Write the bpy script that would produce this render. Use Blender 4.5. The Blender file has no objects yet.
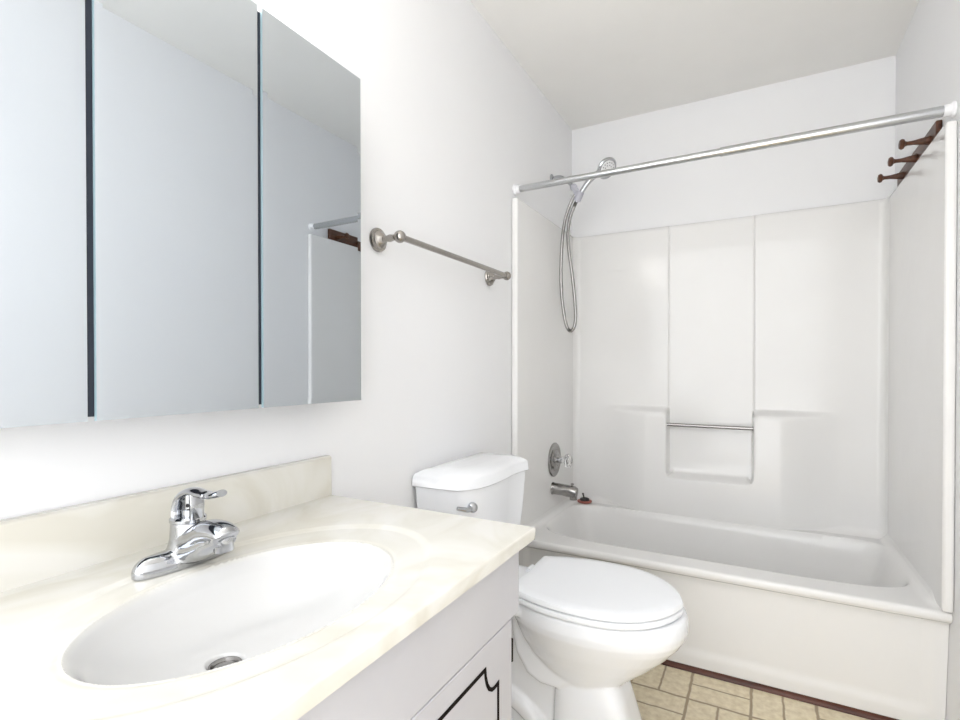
import bpy, bmesh, math
from mathutils import Vector, Matrix

PI = math.pi
S = bpy.context.scene
COL = S.collection

# ------------------------------------------------------------------ camera
cam_d = bpy.data.cameras.new('camera')
cam = bpy.data.objects.new('camera', cam_d); COL.objects.link(cam)
cam_d.sensor_fit = 'HORIZONTAL'; cam_d.sensor_width = 36.0
cam_d.lens = 511.67 * 36.0 / 960.0
cam_d.shift_y = 12.81 / 960.0
cam_d.clip_start = 0.02
cam.location = (0.9708, 0.0, 1.1843)
cam.rotation_euler = (math.radians(90 - 0.484), 0, math.radians(28.6265))
S.camera = cam

# ------------------------------------------------------------------ world, light, exposure
w = bpy.data.worlds.new('world'); S.world = w; w.use_nodes = True
w.node_tree.nodes['Background'].inputs[0].default_value = (0.96, 0.975, 1.0, 1)
w.node_tree.nodes['Background'].inputs[1].default_value = 3.9      # added soft fill, enters where the front wall is left out
LAMP_STRENGTH = 8.5                                                # vanity light above the mirror
S.view_settings.view_transform = 'Standard'
S.view_settings.look = 'None'
S.view_settings.gamma = 1
S.view_settings.use_curve_mapping = False
S.view_settings.exposure = 0.06

# ------------------------------------------------------------------ measures (metres)
W, D, H = 1.5, 2.904, 2.582          # room: left wall x=0, right wall x=W, back wall y=D
YF = -0.36                           # front limit of the room behind the camera, no wall built

# ------------------------------------------------------------------ materials
def new_mat(name, col, rough=0.5, metal=0.0, coat=0.0, spec=0.5, trans=0.0, ior=1.45):
    m = bpy.data.materials.new(name); m.use_nodes = True
    b = m.node_tree.nodes['Principled BSDF']
    b.inputs['Base Color'].default_value = (*col, 1)
    b.inputs['Roughness'].default_value = rough
    b.inputs['Metallic'].default_value = metal
    b.inputs['Coat Weight'].default_value = coat
    b.inputs['Coat Roughness'].default_value = 0.05
    b.inputs['Specular IOR Level'].default_value = spec
    b.inputs['Transmission Weight'].default_value = trans
    b.inputs['IOR'].default_value = ior
    return m

def N(m, t, **kw):
    n = m.node_tree.nodes.new(t)
    for k, v in kw.items(): setattr(n, k, v)
    return n

def L(m, a, b): m.node_tree.links.new(a, b)

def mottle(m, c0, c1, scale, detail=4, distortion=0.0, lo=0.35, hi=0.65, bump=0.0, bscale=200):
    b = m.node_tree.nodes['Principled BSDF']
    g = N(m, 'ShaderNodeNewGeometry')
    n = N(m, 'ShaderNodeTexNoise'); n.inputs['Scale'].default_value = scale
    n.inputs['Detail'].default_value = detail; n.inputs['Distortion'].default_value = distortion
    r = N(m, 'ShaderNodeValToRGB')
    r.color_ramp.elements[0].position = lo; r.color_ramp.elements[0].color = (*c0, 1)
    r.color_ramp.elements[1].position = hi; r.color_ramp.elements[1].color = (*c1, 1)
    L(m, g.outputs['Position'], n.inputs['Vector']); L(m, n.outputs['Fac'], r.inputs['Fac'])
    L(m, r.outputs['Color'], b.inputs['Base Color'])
    if bump:
        n2 = N(m, 'ShaderNodeTexNoise'); n2.inputs['Scale'].default_value = bscale
        L(m, g.outputs['Position'], n2.inputs['Vector'])
        bp = N(m, 'ShaderNodeBump'); bp.inputs['Strength'].default_value = bump
        bp.inputs['Distance'].default_value = 0.002
        L(m, n2.outputs['Fac'], bp.inputs['Height']); L(m, bp.outputs['Normal'], b.inputs['Normal'])
    return m

M_wall = mottle(new_mat('white_wall_paint', (.85, .85, .86), .55, spec=.3), (.875, .875, .882), (.885, .885, .89), 3, bump=.06, bscale=160)
M_ceil = mottle(new_mat('ceiling_paint', (.87, .86, .83), .8, spec=.2), (.905, .895, .87), (.92, .91, .885), 4, bump=.08, bscale=120)
M_gel = mottle(new_mat('fibreglass_gelcoat', (.84, .82, .79), .13, spec=.5), (.825, .816, .80), (.845, .837, .822), 2.2, bump=.25, bscale=7)
M_counter = new_mat('cultured_marble', (.86, .83, .75), .16, coat=.2)
M_china = new_mat('vitreous_china', (.88, .89, .91), .10, coat=.3)
M_seat = new_mat('toilet_seat_plastic', (.90, .915, .94), .22)
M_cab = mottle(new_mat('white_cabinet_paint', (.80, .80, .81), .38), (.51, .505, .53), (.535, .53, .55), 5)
M_dark = new_mat('dark_outline_paint', (.008, .005, .004), .7, spec=.1)
M_gap = new_mat('cabinet_shadow_gap', (.03, .035, .05), .7)
M_chrome = new_mat('polished_chrome', (.50, .51, .53), .07, metal=1)
M_rod = new_mat('brushed_aluminium', (.56, .57, .58), .25, metal=1)
M_nickel = new_mat('brushed_nickel', (.385, .362, .335), .24, metal=1)
M_steel = new_mat('dull_steel', (.34, .33, .32), .20, metal=1)
M_mirror = new_mat('mirror_glass', (.665, .71, .755), .0, metal=1)
M_edge = new_mat('mirror_glass_edge', (.45, .60, .66), .12, metal=.2)
M_plastic = new_mat('white_plastic', (.88, .88, .89), .3)
M_lilac = new_mat('grey_plastic', (.52, .52, .58), .3)
M_acryl = new_mat('clear_acrylic', (.96, .96, .96), .06, trans=.9, ior=1.49)
M_red = new_mat('red_rubber', (.40, .13, .10), .55)
M_black = new_mat('black_rubber', (.02, .018, .018), .5)

# veins in the cultured marble
def veins(m):
    b = m.node_tree.nodes['Principled BSDF']
    g = N(m, 'ShaderNodeNewGeometry')
    mp = N(m, 'ShaderNodeMapping'); mp.inputs['Scale'].default_value = (1.6, .9, 1.2)
    mp.inputs['Rotation'].default_value = (0, 0, .5)
    n = N(m, 'ShaderNodeTexNoise'); n.inputs['Scale'].default_value = 3.2; n.inputs['Detail'].default_value = 3
    n.inputs['Distortion'].default_value = 2.6
    r = N(m, 'ShaderNodeValToRGB'); e = r.color_ramp.elements
    e[0].position = .36; e[0].color = (.68, .655, .58, 1); e[1].position = .62; e[1].color = (.765, .75, .705, 1)
    x = e.new(.50); x.color = (.73, .712, .65, 1)
    L(m, g.outputs['Position'], mp.inputs['Vector']); L(m, mp.outputs['Vector'], n.inputs['Vector'])
    L(m, n.outputs['Fac'], r.inputs['Fac'])
    # the moulded oval basin is plain white gelcoat
    m2 = N(m, 'ShaderNodeMapping'); m2.inputs['Location'].default_value = (-.336/.156, -.497/.234, 0)
    m2.inputs['Scale'].default_value = (1/.156, 1/.234, 0)
    ln = N(m, 'ShaderNodeVectorMath', operation='LENGTH')
    mr = N(m, 'ShaderNodeMapRange'); mr.inputs['From Min'].default_value = 1.02; mr.inputs['From Max'].default_value = .96
    mx = N(m, 'ShaderNodeMix', data_type='RGBA'); mx.inputs['B'].default_value = (.67, .667, .66, 1)
    L(m, g.outputs['Position'], m2.inputs['Vector']); L(m, m2.outputs['Vector'], ln.inputs[0]); L(m, ln.outputs['Value'], mr.inputs['Value'])
    L(m, mr.outputs['Result'], mx.inputs['Factor']); L(m, r.outputs['Color'], mx.inputs['A'])
    L(m, mx.outputs['Result'], b.inputs['Base Color'])
veins(M_counter)

def wood(name, c0, c1, axis_scale, rough=.4):
    m = new_mat(name, c0, rough)
    b = m.node_tree.nodes['Principled BSDF']
    g = N(m, 'ShaderNodeNewGeometry'); mp = N(m, 'ShaderNodeMapping'); mp.inputs['Scale'].default_value = axis_scale
    n = N(m, 'ShaderNodeTexNoise'); n.inputs['Scale'].default_value = 20; n.inputs['Detail'].default_value = 5
    r = N(m, 'ShaderNodeValToRGB')
    r.color_ramp.elements[0].position = .35; r.color_ramp.elements[0].color = (*c0, 1)
    r.color_ramp.elements[1].position = .65; r.color_ramp.elements[1].color = (*c1, 1)
    L(m, g.outputs['Position'], mp.inputs['Vector']); L(m, mp.outputs['Vector'], n.inputs['Vector'])
    L(m, n.outputs['Fac'], r.inputs['Fac']); L(m, r.outputs['Color'], b.inputs['Base Color'])
    return m
M_trim = wood('reddish_brown_trim', (.055, .014, .007), (.105, .031, .015), (.4, 6, 6), .4)
M_peg = wood('dark_walnut', (.055, .020, .010), (.115, .045, .022), (5, .5, 5), .4)

def floor_mat():
    m = new_mat('basketweave_vinyl', (.7, .6, .45), .45)
    b = m.node_tree.nodes['Principled BSDF']
    g = N(m, 'ShaderNodeNewGeometry'); nz = N(m, 'ShaderNodeTexNoise')
    nz.inputs['Scale'].default_value = 22; nz.inputs['Detail'].default_value = 3
    L(m, g.outputs['Position'], nz.inputs['Vector'])
    add = N(m, 'ShaderNodeVectorMath', operation='SCALE'); add.inputs['Scale'].default_value = .008
    L(m, nz.outputs['Color'], add.inputs[0])
    ad2 = N(m, 'ShaderNodeVectorMath', operation='ADD'); L(m, g.outputs['Position'], ad2.inputs[0]); L(m, add.outputs[0], ad2.inputs[1])
    sx = N(m, 'ShaderNodeSeparateXYZ'); L(m, ad2.outputs[0], sx.inputs[0])
    def mth(op, a, c=None):
        n = N(m, 'ShaderNodeMath', operation=op)
        for i, v in enumerate((a, c)):
            if v is None: continue
            if isinstance(v, (int, float)): n.inputs[i].default_value = v
            else: L(m, v, n.inputs[i])
        return n.outputs[0]
    u = mth('DIVIDE', mth('SUBTRACT', sx.outputs['X'], .154), .2)
    v = mth('DIVIDE', mth('SUBTRACT', sx.outputs['Y'], .164), .2)
    fu, fv = mth('FRACT', u), mth('FRACT', v)
    par = mth('FRACT', mth('MULTIPLY', mth('ADD', mth('FLOOR', u), mth('FLOOR', v)), .5))   # 0 or .5
    odd = mth('GREATER_THAN', par, .25)
    # distance to block edge
    def edge(f): return mth('MINIMUM', f, mth('SUBTRACT', 1.0, f))
    de = mth('MINIMUM', edge(fu), edge(fv))
    mid_u = mth('ABSOLUTE', mth('SUBTRACT', fu, .5)); mid_v = mth('ABSOLUTE', mth('SUBTRACT', fv, .5))
    mid = mth('ADD', mth('MULTIPLY', odd, mid_u), mth('MULTIPLY', mth('SUBTRACT', 1.0, odd), mid_v))
    d = mth('MINIMUM', mth('SUBTRACT', de, .006), mid)
    mr = N(m, 'ShaderNodeMapRange'); mr.inputs['From Min'].default_value = .010; mr.inputs['From Max'].default_value = .026
    L(m, d, mr.inputs['Value'])
    n2 = N(m, 'ShaderNodeTexNoise'); n2.inputs['Scale'].default_value = 45; n2.inputs['Detail'].default_value = 6
    L(m, g.outputs['Position'], n2.inputs['Vector'])
    r = N(m, 'ShaderNodeValToRGB')
    r.color_ramp.elements[0].position = .3; r.color_ramp.elements[0].color = (.66, .56, .385, 1)
    r.color_ramp.elements[1].position = .68; r.color_ramp.elements[1].color = (.84, .75, .56, 1)
    L(m, n2.outputs['Fac'], r.inputs['Fac'])
    mx = N(m, 'ShaderNodeMix', data_type='RGBA')
    mx.inputs['A'].default_value = (.36, .28, .18, 1)
    L(m, mr.outputs['Result'], mx.inputs['Factor']); L(m, r.outputs['Color'], mx.inputs['B'])
    L(m, mx.outputs['Result'], b.inputs['Base Color'])
    bp = N(m, 'ShaderNodeBump'); bp.inputs['Strength'].default_value = .35; bp.inputs['Distance'].default_value = .001
    L(m, mr.outputs['Result'], bp.inputs['Height']); L(m, bp.outputs['Normal'], b.inputs['Normal'])
    return m
M_floor = floor_mat()

def emit(name, col, s):
    m = bpy.data.materials.new(name); m.use_nodes = True
    nt = m.node_tree; nt.nodes.clear()
    o = nt.nodes.new('ShaderNodeOutputMaterial'); e = nt.nodes.new('ShaderNodeEmission')
    e.inputs[0].default_value = (*col, 1); e.inputs[1].default_value = s
    nt.links.new(e.outputs[0], o.inputs[0]); return m
M_lamp = emit('lit_diffuser', (1.0, .97, .93), LAMP_STRENGTH)

# ------------------------------------------------------------------ object helpers
WLOC = {}
def thing(name, label, cat, loc, group=None):
    o = bpy.data.objects.new(name, None); COL.objects.link(o); o.location = loc
    o.empty_display_size = .05
    o['label'] = label; o['category'] = cat
    if group: o['group'] = group
    WLOC[o.name] = Vector(loc); return o

def obj(name, bm, mat, parent=None, smooth=True, origin=None, bevel=0, label=None, sharp=35):
    """verts in bm are world coordinates"""
    base = WLOC[parent.name] if parent is not None else Vector(origin or (0, 0, 0))
    bmesh.ops.translate(bm, verts=bm.verts, vec=-base)
    bmesh.ops.recalc_face_normals(bm, faces=bm.faces)
    me = bpy.data.meshes.new(name); bm.to_mesh(me); bm.free()
    for mt in (mat if isinstance(mat, (list, tuple)) else [mat]): me.materials.append(mt)
    if smooth:
        for p in me.polygons: p.use_smooth = True
        me.set_sharp_from_angle(angle=math.radians(sharp))
    o = bpy.data.objects.new(name, me); COL.objects.link(o)
    if parent is not None: o.parent = parent
    else: o.location = base
    WLOC[o.name] = base
    if bevel:
        b = o.modifiers.new('bevel', 'BEVEL'); b.width = bevel; b.segments = 3; b.limit_method = 'ANGLE'
        b.angle_limit = math.radians(40)
    if label: o['label'] = label
    return o

def struct(name, bm, mat, smooth=False):
    o = obj(name, bm, mat, None, smooth); o['kind'] = 'structure'; return o

def box(bm, x0, x1, y0, y1, z0, z1):
    v = [bm.verts.new((x, y, z)) for x in (x0, x1) for y in (y0, y1) for z in (z0, z1)]
    for f in ((0, 1, 3, 2), (4, 6, 7, 5), (0, 4, 5, 1), (2, 3, 7, 6), (0, 2, 6, 4), (1, 5, 7, 3)):
        bm.faces.new([v[i] for i in f])
    return bm

def B(*a): return box(bmesh.new(), *a)

def loft(bm, rings, cap=True, closed=True):
    R = [[bm.verts.new(p) for p in r] for r in rings]
    n = len(R[0])
    for a, b in zip(R, R[1:]):
        for i in range(n if closed else n - 1):
            j = (i + 1) % n
            bm.faces.new((a[i], a[j], b[j], b[i]))
    if cap:
        bm.faces.new(R[0]); bm.faces.new(R[-1])
    return bm

def prism(bm, pts, z0, z1):
    return loft(bm, [[(x, y, z0) for x, y in pts], [(x, y, z1) for x, y in pts]])

def frame(t):
    t = Vector(t).normalized()
    up = Vector((0, 0, 1)) if abs(t.z) < .9 else Vector((1, 0, 0))
    a = t.cross(up).normalized(); b = t.cross(a).normalized(); return a, b

def lathe(bm, p, axis, prof, n=32, cap=True):
    """prof: (distance along axis, radius)"""
    p = Vector(p); ax = Vector(axis).normalized(); a, b = frame(ax)
    rings = [[p + ax * h + (a * math.cos(2*PI*i/n) + b * math.sin(2*PI*i/n)) * max(r, 1e-4) for i in range(n)] for h, r in prof]
    return loft(bm, rings, cap)

def catmull(pts, k=8):
    P = [Vector(p) for p in pts]; P = [2*P[0]-P[1]] + P + [2*P[-1]-P[-2]]
    out = []
    for i in range(1, len(P)-2):
        for s in range(k):
            t = s / k
            out.append(.5*((2*P[i]) + (P[i+1]-P[i-1])*t + (2*P[i-1]-5*P[i]+4*P[i+1]-P[i+2])*t*t + (-P[i-1]+3*P[i]-3*P[i+1]+P[i+2])*t**3))
    out.append(P[-2]); return out

def tube(bm, pts, r, n=16, smooth=0, cap=True):
    P = [Vector(p) for p in pts]
    if smooth: P = catmull(P, smooth)
    m = len(P); rr = r if callable(r) else (lambda t: r)
    t0 = (P[1]-P[0]).normalized(); a, b = frame(t0); rings = []
    for i, p in enumerate(P):
        t = ((P[min(i+1, m-1)] - P[max(i-1, 0)])).normalized()
        a = (a - t * a.dot(t)).normalized(); b = t.cross(a)
        q = rr(i/(m-1)); q = q if isinstance(q, tuple) else (q, q)
        rings.append([p + a*math.cos(2*PI*k/n)*q[0] + b*math.sin(2*PI*k/n)*q[1] for k in range(n)])
    return loft(bm, rings, cap)

def ball(bm, c, r, n=20, m=12):
    c = Vector(c)
    rx, ry, rz = r if isinstance(r, tuple) else (r, r, r)
    prof = [(math.cos(PI*i/m), max(math.sin(PI*i/m), .01)) for i in range(m+1)]
    return loft(bm, [[c + Vector((rx*s*math.cos(2*PI*k/n), ry*s*math.sin(2*PI*k/n), rz*h)) for k in range(n)] for h, s in prof])

def superell(cx, cy, a, b, n=2.0, k=48):
    out = []
    for i in range(k):
        t = 2*PI*i/k; c, s = math.cos(t), math.sin(t)
        out.append((cx + a*math.copysign(abs(c)**(2/n), c), cy + b*math.copysign(abs(s)**(2/n), s)))
    return out

def sst(e0, e1, x):
    t = min(1, max(0, (x-e0)/(e1-e0))); return t*t*(3-2*t)

def grid(bm, us, vs, fn):
    G = [[bm.verts.new(fn(u, v)) for v in vs] for u in us]
    for i in range(len(us)-1):
        for j in range(len(vs)-1):
            bm.faces.new((G[i][j], G[i+1][j], G[i+1][j+1], G[i][j+1]))
    return G

def lin(a, b, n): return [a + (b-a)*i/(n-1) for i in range(n)]

# ------------------------------------------------------------------ room shell
T = .1
struct('floor', B(-T, W+T, YF-1.2, D+T, -T, 0), M_floor)
struct('ceiling', B(-T, W+T, YF-T, D+T, H, H+T), M_ceil)
struct('wall_left', B(-T, 0, YF-T, D+T, 0, H), M_wall)
struct('wall_right', B(W, W+T, YF-T, D+T, 0, H), M_wall)
struct('wall_back', B(0, W, D, D+T, 0, H), M_wall)
# unseen front wall left out so the world fill evens the light

# brown quarter-round strip where the floor meets the tub
bm = bmesh.new()
q = [(2.160, 0.0), (2.136, 0.0)] + [(2.160 - .024*math.cos(a), .020*math.sin(a)) for a in lin(.25, PI/2, 6)]
loft(bm, [[(x, y, z) for y, z in q] for x in (.002, 1.498)])
struct('trim_1', bm, M_trim, True)

# ------------------------------------------------------------------ bathtub with its one-piece surround
tub = thing('bathtub', 'white fibreglass bathtub and shower surround in one piece, built into the far end', 'bathtub', (W/2, 2.5, 0))
ZR = .425
RIM_Y = 2.084
DB = 2.875; ZT = 1.939
def bulge(x):
    t = min(1, max(0, (x-.175)/.265)) if x < .75 else min(1, max(0, (1.315-x)/.255))
    k = .45*t*t*(1.55-.55*t) + .55*t*t*(3-2*t)
    return .076 * min(1, k)
def deck(x, y):
    # shape of the rim and the basin
    cx, cy, a, b = .757, 2.495, .70, .300
    if y > cy: b = min(.302, DB - bulge(x) + .004 - cy)
    nn = 5 if y < cy else 9
    r = (abs((x-cx)/a)**nn + abs((y-cy)/b)**nn)**(1/nn)
    z = ZR
    for dd in (x-.03, 1.47-x, 2.875-y):                     # coved joint with the surround
        if dd < .034: z = max(z, ZR + (.034 - math.sqrt(max(0, .034**2-(.034-max(dd, 0))**2)))*sst(RIM_Y+.01, RIM_Y+.10, y))
    if r < 1.0:
        t = 1-r
        s = 1-math.exp(-t*t*90) if t < .4 else 1
        z -= .33*min(1, s) * 1.0
    return (x, y, z)
xs = sorted(set([round(v, 4) for v in lin(.001, 1.499, 180)] + [round(v, 4) for v in lin(.03, .13, 24)] + [round(v, 4) for v in lin(1.37, 1.47, 24)]))
ys = sorted(set([round(v, 4) for v in lin(RIM_Y+.012, 2.89, 100)] + [round(v, 4) for v in lin(2.19, 2.26, 20)] + [round(v, 4) for v in lin(2.80, 2.875, 18)]))
bm = bmesh.new()
G = grid(bm, xs, ys, deck)
# rolled front edge of the rim, then the sloping apron with a shallow pressed panel
prof = [(RIM_Y+.012 - .012*math.sin(a), ZR - .012*(1-math.cos(a))) for a in lin(0, PI/2, 7)][1:]
prof += [(RIM_Y, .408), (RIM_Y+.001, .402), (RIM_Y+.006, .394), (RIM_Y+.016, .388), (RIM_Y+.026, .384)]
zz = lin(.378, .004, 46)
prev = [g[0] for g in G]
def apron(x, z):
    y = 2.116 + (.378-z)/.378*.036
    m = sst(.03, .07, x)*sst(.03, .07, 1.5-x)*sst(.055, .095, z)
    return (x, y + .008*m, z)
rows = [[(x, y, z) for x in xs] for y, z in prof] + [[apron(x, z) for x in xs] for z in zz]
for row in rows:
    cur = [bm.verts.new(p) for p in row]
    for i in range(len(xs)-1): bm.faces.new((prev[i], prev[i+1], cur[i+1], cur[i]))
    prev = cur
# closed back of the shell
cur = [bm.verts.new((x, 2.86, .004)) for x in xs]
for i in range(len(xs)-1): bm.faces.new((prev[i], prev[i+1], cur[i+1], cur[i]))
obj('tub', bm, M_gel, tub, sharp=60)

def back(x, z):
    p = 0.0
    r = .035
    for dx in (x-.03, 1.47-x):
        if dx < r: p = max(p, r - math.sqrt(max(0, r*r - (r-max(dx, 0))**2)))
    # ledges with a rounded shoulder towards the niche
    R = .030
    qx = (x-(.551-R)) if x < .747 else ((.945+R)-x)
    qz = z-(.972-R)
    dl = math.hypot(max(qx, 0), max(qz, 0)) - R if qx > 0 and qz > 0 else qz-R
    if .548 < x < .946: dl = qz-R
    up = 1 - sst(-.024, .012, dl)
    # niche, rounded lower corners, sloping sill
    R = .035
    ax_ = abs(x-.747)-(.200-R); az = (.615+R)-z
    dn_ = math.hypot(max(ax_, 0), max(az, 0)) + min(max(ax_, az), 0) - R
    nic = 1 - sst(-.030 if az > ax_ else -.008, .004, dn_)
    low = bulge(x) * up * (1-nic)
    # centre panel, pressed back a little between two grooves
    mid = sst(.5455, .5495, x)*(1-sst(.9445, .9485, x))
    groove = math.exp(-((x-.5465)/.004)**2) + math.exp(-((x-.9475)/.004)**2)
    y = DB - max(p, 0) - low
    if z > .63: y += (.005*mid + .004*groove)*sst(.63, .70, z)
    return (x, y, z)
bxs = sorted(set([round(v, 4) for v in lin(.03, 1.47, 200)] + [round(v, 4) for v in lin(.53, .565, 26)] + [round(v, 4) for v in lin(.93, .965, 26)] + [round(v, 4) for v in lin(.03, .07, 14)] + [round(v, 4) for v in lin(1.43, 1.47, 14)]))
bzs = sorted(set([round(v, 4) for v in lin(.34, ZT, 110)] + [round(v, 4) for v in lin(.955, .985, 14)] + [round(v, 4) for v in lin(.60, .64, 16)]))
bm = bmesh.new()
G = grid(bm, bxs, bzs, back)
top = [g[-1] for g in G]
c1 = [bm.verts.new((v.co.x, v.co.y+.006, ZT+.004)) for v in top]
c2 = [bm.verts.new((v.co.x, D-.001, ZT+.004)) for v in top]
for a, b in ((top, c1), (c1, c2)):
    for i in range(len(top)-1): bm.faces.new((a[i], a[i+1], b[i+1], b[i]))
obj('back_panel', bm, M_gel, tub, sharp=75)
for x0, x1, s in ((.001, .03, 1), (1.47, 1.499, -1)):
    obj('side_panel', B(x0, x1, 2.066, D-.002, ZR+.006, ZT+.004), M_gel, tub, bevel=.009)
# grab bar across the niche
bm = tube(bmesh.new(), [(.5475, 2.83, .890), (.9465, 2.83, .890)], .0092)
gb = obj('grab_bar', bm, M_steel, tub, label='dull metal bar across the niche')
# overflow plate on the end of the basin
bm = lathe(bmesh.new(), (.066, 2.545, .384), (1, 0, .35), [(0, .030), (.010, .030), (.014, .026), (.015, .012), (.0145, .0)], 28)
ov = obj('overflow_plate', bm, M_steel, tub, label='round metal overflow plate')

# tub spout
t = thing('tub_spout', 'short metal tub spout on the left wall below the round valve plate', 'faucet', (.03, 2.512, .562))
YT, ZP = 2.512, .562
bm = bmesh.new()
tube(bm, [(.0305, YT, ZP), (.040, YT, ZP), (.06, YT, ZP-.001), (.10, YT, ZP-.004), (.145, YT, ZP-.007), (.160, YT, ZP-.008)],
     lambda s: .033 if s < .06 else (.030 if s < .97 else .024), 24)
tube(bm, [(.142, YT, ZP-.004), (.142, YT, ZP-.046)], .019, 18)
obj('spout_body', bm, M_steel, t)
bm = lathe(bmesh.new(), (.136, YT, ZP+.018), (0, 0, 1), [(0, .004), (.010, .004), (.011, .008), (.017, .008), (.019, .004)], 16)
obj('diverter_knob', bm, M_steel, t)

# valve
t = thing('shower_valve', 'round metal valve plate with clear faceted knob on the left wall above the tub spout', 'faucet', (.03, 2.530, .708))
c = (.0305, 2.530, .708)
bm = lathe(bmesh.new(), c, (1, 0, 0), [(0, .089), (.004, .089), (.008, .085), (.009, .072), (.006, .066), (.007, .056), (.013, .050), (.015, .032), (.020, .026), (.020, 0)], 48)
obj('valve_plate', bm, M_steel, t)
bm = lathe(bmesh.new(), c, (1, 0, 0), [(.018, .013), (.045, .012), (.045, 0)], 20)
obj('valve_stem', bm, M_chrome, t)
bm = bmesh.new()
rings = []
for h, r in [(.040, .016), (.058, .018), (.064, .030), (.078, .034), (.090, .030), (.096, .016)]:
    rings.append([(c[0]+h, c[1]+r*(1+.06*math.cos(8*a))*math.cos(a), c[2]+r*(1+.06*math.cos(8*a))*math.sin(a)) for a in [2*PI*i/32 for i in range(32)]])
loft(bm, rings)
obj('knob', bm, M_acryl, t, label='clear faceted acrylic knob', sharp=20)

# shower arm with hand shower
t = thing('hand_shower', 'chrome hand shower on a wall arm with a long looped metal hose', 'shower head', (0, 2.57, 2.18))
YS = 2.57
bm = lathe(bmesh.new(), (.001, YS, 2.185), (1, 0, 0), [(0, .028), (.004, .028), (.010, .018), (.012, .011), (.012, 0)], 28)
obj('wall_flange', bm, M_chrome, t)
bm = tube(bmesh.new(), [(.004, YS, 2.185), (.03, YS, 2.192), (.06, YS, 2.184), (.095, YS, 2.155), (.115, YS, 2.133)], .010, 16, 6)
obj('shower_arm', bm, M_chrome, t)
bm = bmesh.new()
ball(bm, (.122, YS, 2.124), .019)
tube(bm, [(.122, YS, 2.124), (.138, YS-.004, 2.098), (.146, YS-.008, 2.078)], .016, 18)
br = obj('swivel_bracket', bm, M_lilac, t, label='grey plastic swivel bracket')
bm = tube(bmesh.new(), [(.143, YS-.012, 2.048), (.168, YS-.022, 2.088)], lambda s: .019, 18)
obj('handset_cradle', bm, M_lilac, br)
bm = bmesh.new()
tube(bm, [(.141, YS-.016, 2.040), (.165, YS-.020, 2.078), (.20, YS-.024, 2.122), (.236, YS-.026, 2.152), (.262, YS-.026, 2.166)],
     lambda s: .0105+.005*s, 18, 5)
hc = Vector((.300, YS-.024, 2.182)); hn = Vector((.66, -.40, -.60)).normalized()
lathe(bm, hc - hn*.016, hn, [(-.016, .004), (-.012, .022), (-.002, .040), (.010, .052), (.020, .054), (.025, .049)], 36)
hs = obj('handset', bm, M_chrome, t)
bm = lathe(bmesh.new(), hc - hn*.016, hn, [(.0235, .041), (.027, .039), (.028, .022), (.026, .0)], 36)
obj('spray_face', bm, M_plastic, hs, label='pale spray face of the handset')
bm = bmesh.new()
a0, b0 = frame(hn)
for rr, k in ((.031, 14), (.018, 8)):
    for i in range(k):
        p = hc - hn*.016 + (a0*math.cos(2*PI*i/k) + b0*math.sin(2*PI*i/k))*rr
        lathe(bm, p, hn, [(.026, .003), (.0295, .0022)], 6)
obj('nozzles', bm, M_black, hs)['kind'] = 'stuff'
hp = [(.132, YS-.006, 2.082), (.108, YS-.004, 2.045), (.078, YS, 1.97), (.062, YS, 1.875), (.054, YS, 1.73), (.056, YS, 1.59),
      (.070, YS, 1.47), (.086, YS-.002, 1.405), (.107, YS-.004, 1.380), (.128, YS-.006, 1.402), (.135, YS-.008, 1.46), (.130, YS-.010, 1.56),
      (.117, YS-.012, 1.68), (.101, YS-.014, 1.80), (.096, YS-.014, 1.89), (.108, YS-.015, 1.965), (.128, YS-.016, 2.015), (.141, YS-.016, 2.042)]
P = catmull(hp, 26)
bm = tube(bmesh.new(), P, .0092, 12)
# ribbing of the wound hose
n = 12
bm.verts.ensure_lookup_table()
for i in range(len(P)):
    if i % 2:
        for k in range(n):
            v = bm.verts[i*n+k]; v.co = P[i] + (v.co-P[i])*.86
obj('hose', bm, M_steel, t, sharp=80)

# shower curtain rod
t = thing('shower_curtain_rod', 'straight metal shower curtain rod spanning the front of the tub', 'curtain rod', (W/2, 2.10, 1.987))
bm = tube(bmesh.new(), [(.016, 2.10, 1.987), (.85, 2.10, 1.987)], .0140, 24)
tube(bm, [(.84, 2.10, 1.987), (1.484, 2.10, 1.987)], .0165, 24)
obj('rod', bm, M_rod, t)
for x, s in ((.001, 1), (W-.001, -1)):
    bm = lathe(bmesh.new(), (x, 2.10, 1.987), (s, 0, 0), [(0, .024), (.006, .024), (.010, .019), (.028, .018), (.030, 0)], 28)
    obj('end_cap', bm, M_plastic, t, label='white plastic end cap')

# peg rack
t = thing('peg_rack', 'dark wooden peg rack with three pegs on the right wall below the curtain rod', 'coat rack', (W, 2.47, 1.99))
obj('board', B(1.482, W-.001, 2.222, 2.765, 1.945, 2.008), M_peg, t, bevel=.003)
for y in (2.285, 2.457, 2.650):
    bm = lathe(bmesh.new(), (1.4825, y, 1.967), (-1, 0, .02), [(0, .014), (.004, .0145), (.02, .012), (.045, .0075), (.062, .007), (.068, .009), (.072, .016), (.078, .018), (.084, .014), (.086, .004)], 20)
    obj('peg', bm, M_peg, t)

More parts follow.
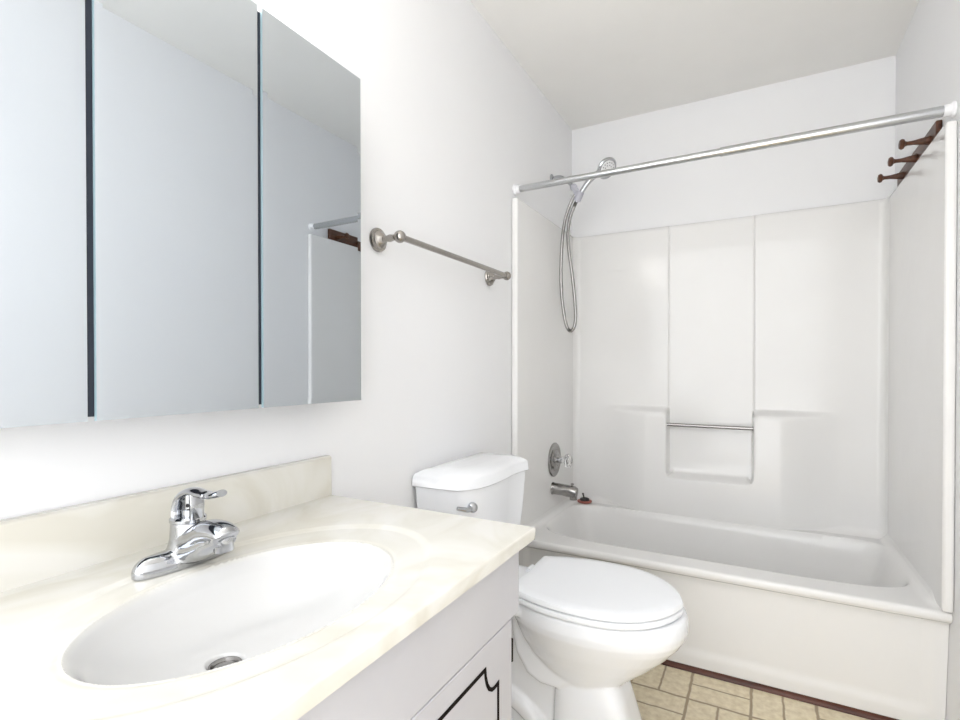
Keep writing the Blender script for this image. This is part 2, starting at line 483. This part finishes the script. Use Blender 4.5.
# drain stopper left lying on the tub ledge
t = thing('drain_stopper', 'red rubber drain stopper with black top lying on the tub ledge by the spout', 'stopper', (.106, 2.821, .4270))
sc = (.106, 2.821, .4270)
bm = lathe(bmesh.new(), (sc[0], sc[1], sc[2]+.001), (0, 0, 1), [(0, .036), (.004, .041), (.009, .041), (.011, .036), (.011, 0)], 32)
obj('rubber_ring', bm, M_red, t)
bm = lathe(bmesh.new(), (sc[0], sc[1], sc[2]+.010), (0, 0, 1), [(0, .027), (.012, .025), (.016, .016), (.016, 0)], 28)
obj('stopper_cap', bm, M_black, t)
bm = lathe(bmesh.new(), (sc[0]-.004, sc[1], sc[2]+.025), (-.25, 0, 1), [(0, .004), (.020, .004), (.022, .006), (.026, .006), (.028, 0)], 12)
obj('pull_post', bm, M_black, t)

# ------------------------------------------------------------------ toilet
YC = 1.532
toi = thing('toilet', 'white two-piece toilet with closed lid between the vanity and the tub', 'toilet', (.40, YC, 0))
def egg(xb, xf, hw, z, n=2.2, xm=None, k=64, yc=YC, nb=None):
    xm = xm if xm is not None else xb + (xf-xb)*.46
    nb = nb or n; out = []
    for i in range(k):
        a = 2*PI*i/k; c, s = math.cos(a), math.sin(a)
        ex = n if c > 0 else nb
        x = xm + (xf-xm if c > 0 else xm-xb)*math.copysign(abs(c)**(2/ex), c)
        y = yc + hw*math.copysign(abs(s)**(2/ex), s)
        out.append((x, y, z))
    return out
bm = bmesh.new()
loft(bm, [egg(.279, .784, .181, .4885), egg(.272, .794, .188, .485), egg(.270, .799, .190, .470), egg(.270, .800, .191, .450), egg(.275, .795, .187, .430),
          egg(.285, .782, .176, .408), egg(.300, .745, .154, .365), egg(.325, .700, .130, .322), egg(.36, .655, .108, .285), egg(.40, .62, .090, .255), egg(.43, .60, .07, .235)])
# pedestal column
loft(bm, [egg(.425, .600, .070, .30, 3), egg(.425, .618, .088, .262, 4), egg(.425, .636, .092, .215, 4.5), egg(.422, .660, .094, .14, 4.5), egg(.415, .690, .100, .05, 4), egg(.405, .705, .108, .0, 4)])
# deck that carries the tank
bx = [(.03, .115), (.10, .135), (.22, .15), (.32, .16), (.40, .15)]
rings = []
for x, hw in bx:
    zb = .44
    rings.append([(x, YC+hw*math.copysign(abs(math.cos(a))**.45, math.cos(a)), (.485+zb)/2+(.485-zb)/2*math.copysign(abs(math.sin(a))**.45, math.sin(a))) for a in [2*PI*i/32 for i in range(32)]])
loft(bm, rings)
# rear web and trapway
loft(bm, [egg(.20, .50, .060, .0, 3), egg(.18, .50, .060, .12, 3), egg(.16, .48, .058, .25, 3), egg(.14, .46, .065, .42, 3)])
web = [(.285, .47), (.292, .37), (.308, .30), (.345, .243), (.39, .224), (.45, .224), (.55, .28), (.55, .47)]
loft(bm, [[(x+(.42-x)*k, YC+y, z+(.36-z)*k) for x, z in web] for y, k in ((-.092, .10), (-.086, .03), (-.07, 0), (.07, 0), (.086, .03), (.092, .10))])
tube(bm, [(.10, YC, .09), (.20, YC, .145), (.29, YC, .140), (.365, YC, .09), (.39, YC, .03)], lambda s: (.086, .048), 22, 6)
loft(bm, [egg(.10, .52, .118, .0, 4), egg(.10, .52, .116, .03, 4), egg(.12, .50, .09, .05, 4)])
o = obj('bowl', bm, M_china, toi)
r = o.modifiers.new('fuse', 'REMESH'); r.mode = 'VOXEL'; r.voxel_size = .004; r.use_smooth_shade = True
s = o.modifiers.new('soften', 'SMOOTH'); s.factor = .5; s.iterations = 3
for y in (YC-.100, YC+.100):
    bm = lathe(bmesh.new(), (.33, y, .029), (0, 0, 1), [(0, .013), (.008, .012), (.014, .008), (.016, 0)], 18)
    obj('bolt_cap', bm, M_plastic, toi)
# seat ring and lid, a thin gap between each
HALF = [(.316, .0), (.312, .07), (.311, .135), (.314, .145), (.324, .150), (.36, .165), (.41, .181), (.47, .191), (.53, .194), (.59, .190), (.645, .176), (.695, .149), (.736, .111), (.767, .061), (.780, .025), (.786, .0)]
def seat_loop(d, z, dx=0.0):
    h = HALF
    pts = [(x, y) for x, y in h] + [(x, -y) for x, y in reversed(h[1:-1])]
    n = len(pts); out = []
    P = []
    for i in range(n):                      # smooth all but the two back corners
        p0, p1, p2, p3 = (Vector((*pts[(i+k) % n], 0)) for k in (-1, 0, 1, 2))
        for q in range(4):
            t = q/4
            P.append(.5*((2*p1)+(p2-p0)*t+(2*p0-5*p1+4*p2-p3)*t*t+(-p0+3*p1-3*p2+p3)*t**3))
    m = len(P)
    for i in range(m):
        t = (P[(i+1) % m]-P[i-1]).normalized()
        nrm = Vector((-t.y, t.x, 0))
        if nrm.dot(P[i]-Vector((.54, 0, 0))) > 0: nrm = -nrm
        v = P[i]+nrm*d
        out.append((v.x+dx, YC+v.y, z))
    return out
bm = bmesh.new()
rr = [seat_loop(d, z) for d, z in ((.004, .4910), (.0015, .4925), (.0, .496), (.0, .503), (.0015, .507), (.004, .5085))]
ri = [[(.545+(x-.545)*.74, YC+(y-YC)*.70, z) for x, y, z in seat_loop(.0, zz_)] for zz_ in (.5075, .4920)]
loft(bm, rr + ri + [rr[0]], cap=False)
bmesh.ops.remove_doubles(bm, verts=bm.verts, dist=1e-6)
st = obj('seat', bm, M_seat, toi)
for x in (.42, .70):
    for y in (-.13, .13):
        yy = YC+y*(1 if x < .6 else .65)
        obj('bumper', B(x-.008, x+.008, yy-.006, yy+.006, .482, .4915), M_seat, st)
bm = bmesh.new()
loft(bm, [seat_loop(d, z) for d, z in ((.003, .5115), (0, .514), (0, .5235), (.003, .5285))] + [[(.545+(x-.545)*k, YC+(y-YC)*k, z) for x, y, z in seat_loop(.003, zz_)] for k, zz_ in ((.97, .5310), (.85, .5325), (.5, .533), (.2, .533), (.01, .533))])
ld = obj('seat_lid', bm, M_seat, toi)
for y in (-.07, .07):
    bm = tube(bmesh.new(), [(.292, YC+y-.02, .503), (.292, YC+y+.02, .503)], .010, 16)
    box(bm, .284, .308, YC+y-.018, YC+y+.018, .484, .505)
    obj('hinge', bm, M_seat, toi)
# tank
def tank_ring(d, z, k=1.0):
    pts = [(.004, 1.318), (.09, 1.320), (.165, 1.327), (.192, 1.348), (.209, 1.385), (.219, 1.43), (.2225, 1.49), (.222, 1.55), (.2170, 1.61), (.2150, 1.655), (.220, 1.705), (.227, 1.738), (.21, 1.752), (.10, 1.754), (.004, 1.752)]
    cx, cy = .11, YC
    out = []
    for x, y in pts:
        out.append((cx+(x-cx)*(1-d/.112), cy+(y-cy)*(1-d/.21), z))
    return out
bm = bmesh.new()
loft(bm, [tank_ring(.055, .484), tank_ring(.040, .495), tank_ring(.030, .53), tank_ring(.016, .68), tank_ring(.008, .815)])
tk = obj('tank', bm, M_china, toi, bevel=.006, sharp=50)
bm = bmesh.new()
loft(bm, [tank_ring(.006, .809), tank_ring(.0, .8105), tank_ring(0, .813), tank_ring(.002, .843), tank_ring(.007, .850), tank_ring(.022, .859), tank_ring(.045, .866), tank_ring(.07, .869), tank_ring(.105, .8695)])
obj('tank_lid', bm, M_china, toi, bevel=.003, sharp=50)
# flush lever
bm = bmesh.new()
n0 = Vector((.75, -.66, 0)).normalized(); pv = Vector((.1925, 1.374, .756))
lathe(bm, pv, n0, [(-.012, .015), (.004, .016), (.012, .015), (.018, .009), (.019, 0)], 24)
tg = Vector((-.55, -.83, .02)).normalized()
tube(bm, [pv+n0*.010, pv+n0*.016+tg*.018+Vector((0, 0, -.003)), pv+n0*.018+tg*.036+Vector((0, 0, .001)), pv+n0*.019+tg*.056+Vector((0, 0, .006))], lambda s: (.006, .009-.003*s), 14, 5)
obj('flush_lever', bm, M_chrome, toi, label='chrome flush lever')

# ------------------------------------------------------------------ vanity cabinet
YV0, YV1 = .045, .934
van = thing('vanity_cabinet', 'white vanity cabinet with dark scrolled outline on its door under the sink top', 'cabinet', (.27, .49, 0))
bm = bmesh.new()                         # open-topped carcass on a recessed plinth
ou = [(.001, YV0), (.53, YV0), (.53, YV1-.012), (.001, YV1-.012)]; inn = [(.015, YV0+.018), (.512, YV0+.018), (.512, YV1-.030), (.015, YV1-.030)]
pl = [(.001, YV0), (.46, YV0), (.46, YV1-.012), (.001, YV1-.012)]
loft(bm, [[(x, y, 0) for x, y in pl], [(x, y, .10) for x, y in pl], [(x, y, .10) for x, y in ou], [(x, y, .836) for x, y in ou], [(x, y, .836) for x, y in inn], [(x, y, .12) for x, y in inn]])
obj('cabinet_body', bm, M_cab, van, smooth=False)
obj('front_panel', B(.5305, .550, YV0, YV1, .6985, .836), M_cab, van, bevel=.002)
def outline(y0, y1, z0, z1, nr):
    """closed loop with scooped corners, in the y-z plane"""
    pts = []
    tr = [(y1-nr*dy, z1-nr*dz) for dy, dz in ((0, .98), (.27, 1.0), (.48, .97), (.70, .82), (.86, .58), (.96, .28), (1.0, 0))]
    tl = [(y0+y1-y, z) for y, z in reversed(tr)]
    bl = [(y0+y1-y, z0+z1-z) for y, z in tr]
    br_ = [(y, z0+z1-z) for y, z in reversed(tr)]
    # upper right, upper left, lower left, lower right
    return tr + tl + bl + br_
def band(bm, loop, wd, x0, x1):
    n = len(loop)
    V = [Vector((y, z, 0)) for y, z in loop]
    off = []
    for i in range(n):
        p, q, r_ = V[i-1], V[i], V[(i+1) % n]
        d1 = (q-p).normalized(); d2 = (r_-q).normalized()
        n1 = Vector((-d1.y, d1.x, 0)); n2 = Vector((-d2.y, d2.x, 0))
        m = n1+n2
        m = m.normalized() if m.length > .3 else n1
        k = wd/2/max(.45, m.dot(n1))
        off.append((q+m*k, q-m*k))
    def ring(x, which): return [bm.verts.new((x, o[which].x, o[which].y)) for o in off]
    A0, A1, B0, B1 = ring(x0, 0), ring(x1, 0), ring(x0, 1), ring(x1, 1)
    for i in range(n):
        j = (i+1) % n
        for a, b in ((A1, B1), (B1, B0), (B0, A0), (A0, A1)):
            bm.faces.new((a[i], a[j], b[j], b[i]))
for y0, y1 in ((.508, .900), (.062, .496)):
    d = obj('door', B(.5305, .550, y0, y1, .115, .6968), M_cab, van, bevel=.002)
    bm = bmesh.new()
    band(bm, outline(y0+.060, y1-.060, .165, .655, .051), .0068, .5490, .5512)
    obj('scroll_outline', bm, M_dark, d, smooth=False, label='dark painted scroll outline')
    yh = y1 if y0 > .5 else y0
    s = 1 if y0 > .5 else -1
    for zc in (.634, .18):
        bm = tube(bmesh.new(), [(.5475, yh+s*.0035, zc-.022), (.5475, yh+s*.0035, zc+.022)], .0035, 12)
        obj('hinge', bm, M_dark, d, label='dark metal hinge barrel')

# ------------------------------------------------------------------ sink top
top = thing('vanity_countertop', 'cream cultured marble sink top with oval basin and backsplash on the white vanity', 'countertop', (.29, .49, .838))
ZC = .864; X1, Y0, Y1 = .576, .03, .960
SX, SY, SA, SB = .336, .497, .156, .234
DR = (.320, .452)
def ctop(x, y):
    r = math.hypot((x-SX)/SA, (y-SY)/SB)
    # broad shallow dish around the basin
    ro = math.hypot((x-.328)/.213, (y-.505)/.325)
    z = ZC - .004*(1-sst(.93, 1.0, ro)) 
    if r < 1.0:
        ww = max(0, 1-r**3.0)
        sk = 1 + .12*(SX-x)/SA
        z -= .084 * ww**.95 * sk * (1-.35*sst(.90, 1.0, r))
    elif r < 1.05: z -= .0015*(1-sst(1.0, 1.05, r))
    dr = math.hypot(x-DR[0], y-DR[1])
    if dr < .026: z -= .016*(1-sst(.016, .026, dr))
    # rounded front and end edges
    e = min(X1-x, Y1-y)
    if e < .004: z -= .004 - math.sqrt(max(0, .004**2-(.004-e)**2))
    return (x, y, z)
gx = sorted(set(round(v, 4) for v in lin(.002, X1, 340) + lin(X1-.006, X1, 6)))
gy = sorted(set(round(v, 4) for v in lin(Y0, Y1, 520) + lin(Y1-.006, Y1, 6)))
bm = bmesh.new()
G = grid(bm, gx, gy, ctop)
loop = [G[i][0] for i in range(len(gx))] + [G[-1][j] for j in range(1, len(gy))] + [G[i][-1] for i in range(len(gx)-2, -1, -1)] + [G[0][j] for j in range(len(gy)-2, 0, -1)]
low = [bm.verts.new((v.co.x - (.003 if v.co.x > X1-.001 else 0), v.co.y - (.003 if v.co.y > Y1-.001 else 0), .8385)) for v in loop]
for i in range(len(loop)):
    j = (i+1) % len(loop); bm.faces.new((loop[i], loop[j], low[j], low[i]))
obj('basin_slab', bm, M_counter, top, sharp=50)
bm = bmesh.new()
loft(bm, [[(x, y, z) for x, y, z in ((.002, Y0, .862), (.020, Y0, .862), (.020, Y0, .960), (.016, Y0, .964), (.002, Y0, .964))],
          [(x, y, z) for x, y, z in ((.002, .9575, .862), (.020, .9575, .862), (.020, .957, .960), (.016, .956, .964), (.002, .956, .964))]])
obj('backsplash', bm, M_counter, top, bevel=.0015)
dz = ctop(*DR)[2]
bm = lathe(bmesh.new(), (*DR, dz+.001), (0, 0, 1), [(-.02, .0175), (.002, .0175), (.010, .0215), (.0115, .0215), (.0115, .0185), (.004, .015), (.003, .0)], 32)
dn = obj('drain', bm, M_steel, top, label='metal drain in the basin')
bm = lathe(bmesh.new(), (*DR, dz+.004), (0, 0, 1), [(0, .006), (.003, .006), (.004, .0150), (.006, .0145), (.0075, .006), (.0075, 0)], 28)
obj('pop_up_plug', bm, M_steel, dn)

# ------------------------------------------------------------------ sink faucet
FX, FY, FZ = .139, .512, .8605
t = thing('sink_faucet', 'chrome single-lever faucet standing behind the oval basin', 'faucet', (FX, FY, FZ))
bm = bmesh.new()
rings = []
for d, z in ((0, 0), (0, .010), (.001, .015), (.004, .021), (.009, .026), (.017, .030)):
    rings.append([(x, y, FZ+z) for x, y in superell(FX-.005, FY, .025-d, .0845-d*1.1, 2.3, 48)])
loft(bm, rings)
rings = []
for r_, z, dx in ((.036, .012, 0), (.031, .030, 0), (.0275, .045, 0), (.0265, .060, 0), (.0262, .072, 0)):
    rings.append([(x, y, FZ+z) for x, y in superell(FX+dx, FY, r_, r_, 2, 40)])
loft(bm, rings)
# shoulder and spout
tube(bm, [(FX-.005, FY, FZ+.034), (FX+.03, FY, FZ+.047), (FX+.056, FY, FZ+.060), (FX+.080, FY, FZ+.064), (FX+.097, FY, FZ+.062), (FX+.102, FY, FZ+.057)],
     lambda s: (.027-.006*s, .024-.009*s) if s < .93 else (.018, .011), 24, 6)
tube(bm, [(FX, FY, FZ+.018), (FX+.035, FY, FZ+.030), (FX+.070, FY, FZ+.046), (FX+.10, FY, FZ+.056)], lambda s: (.031-.013*s, .020-.008*s), 20, 6)
o = obj('faucet_body', bm, M_chrome, t)
r = o.modifiers.new('fuse', 'REMESH'); r.mode = 'VOXEL'; r.voxel_size = .0018; r.use_smooth_shade = True
s = o.modifiers.new('soften', 'SMOOTH'); s.factor = .5; s.iterations = 6
bm = lathe(bmesh.new(), (FX+.090, FY, FZ+.060), (.12, 0, -1), [(0, .0150), (.020, .0150), (.024, .0140), (.024, .0)], 28)
obj('aerator', bm, M_chrome, t)
bm = lathe(bmesh.new(), (FX-.026, FY-.006, FZ+.062), (-1, -.1, 0), [(-.004, .0035), (.003, .0035), (.0045, 0)], 12)
obj('lift_rod_knob', bm, M_chrome, t)
bm = bmesh.new()
lathe(bm, (FX, FY, FZ+.0715), (0, 0, 1), [(0, .0255), (.001, .0275), (.006, .0275), (.009, .024), (.009, 0)], 36)
tube(bm, [(FX-.0215, FY, FZ+.076), (FX-.022, FY, FZ+.090), (FX-.016, FY, FZ+.106), (FX-.003, FY, FZ+.117), (FX+.016, FY, FZ+.122), (FX+.040, FY, FZ+.120),
          (FX+.060, FY, FZ+.120), (FX+.074, FY, FZ+.123), (FX+.088, FY, FZ+.127)],
     lambda s: (.016-.006*s, .0065) if s < .7 else (.0095+.006*math.sin((s-.7)/.3*PI), .0055), 18, 6)
tube(bm, [(FX+.024, FY, FZ+.120), (FX+.0255, FY, FZ+.100), (FX+.024, FY, FZ+.076)], lambda s: (.012, .0022), 14, 6)
obj('lever_handle', bm, M_chrome, t)
bm = lathe(bmesh.new(), (FX+.002, FY, FZ+.078), (0, 0, 1), [(0, .010), (.012, .009), (.014, .006), (.040, .006), (.040, 0)], 20)
sm = obj('valve_stem', bm, M_chrome, t)
bm = lathe(bmesh.new(), (FX+.0060, FY-.0045, FZ+.098), (.8, -.6, 0), [(-.002, .003), (.001, .003), (.001, 0)], 12)
obj('set_screw', bm, M_black, sm)

# ------------------------------------------------------------------ mirrored medicine cabinet
ZB, ZM = 1.1074, 1.888
mc = thing('mirror_cabinet', 'three-door mirrored medicine cabinet on the left wall above the sink', 'mirror', (0, .53, ZB))
obj('cabinet_body', B(.001, .1085, .108, .951, ZB+.006, ZM-.006), M_gap, mc, smooth=False)
for y0, y1 in ((.102, .3780), (.3895, .6665), (.678, .9580)):
    bm = B(.110, .1165, y0, y1, ZB, ZM)
    d = obj('mirror_door', bm, M_edge, mc, smooth=False)
    # mirror face with a ground bevel all round
    bm = bmesh.new()
    e = .011
    o4 = [(.1167, y0, ZB), (.1167, y1, ZB), (.1167, y1, ZM), (.1167, y0, ZM)]
    i4 = [(.1169, y0+e, ZB+e), (.1169, y1-e, ZB+e), (.1169, y1-e, ZM-e), (.1169, y0+e, ZM-e)]
    vo = [bm.verts.new(p) for p in o4]; vi = [bm.verts.new(p) for p in i4]
    bm.faces.new(vi)
    for i in range(4): bm.faces.new((vo[i], vo[(i+1) % 4], vi[(i+1) % 4], vi[i]))
    bm.faces.new(list(reversed(vo)))
    obj('mirror_glass', bm, M_mirror, d, smooth=False)

# ------------------------------------------------------------------ towel bar
t = thing('towel_bar', 'brushed nickel towel bar with round rosettes on the left wall beside the mirror', 'towel bar', (0, 1.53, 1.56))
obj('bar', tube(bmesh.new(), [(.083, 1.160, 1.5545), (.083, 1.848, 1.5545)], .0092, 20), M_nickel, t)
for y in (1.1565, 1.850):
    bm = lathe(bmesh.new(), (.001, y, 1.5545), (1, 0, 0), [(0, .034), (.004, .035), (.009, .033), (.011, .027), (.015, .026), (.019, .020), (.023, .018), (.027, .011), (.036, .0085), (.048, .0105), (.060, .0085), (.068, .010), (.072, .014)], 36)
    ball(bm, (.083, y, 1.5545), .0175)
    obj('post', bm, M_nickel, t)

# ------------------------------------------------------------------ vanity light above the mirror
t = thing('vanity_light', 'wall light bar with white diffuser above the mirrored cabinet', 'light', (0, .50, 2.12))
obj('backplate', B(.001, .012, .17, .83, 2.075, 2.165), M_chrome, t, smooth=False)
obj('diffuser', B(.014, .125, .175, .825, 2.075, 2.164), M_lamp, t, smooth=False)
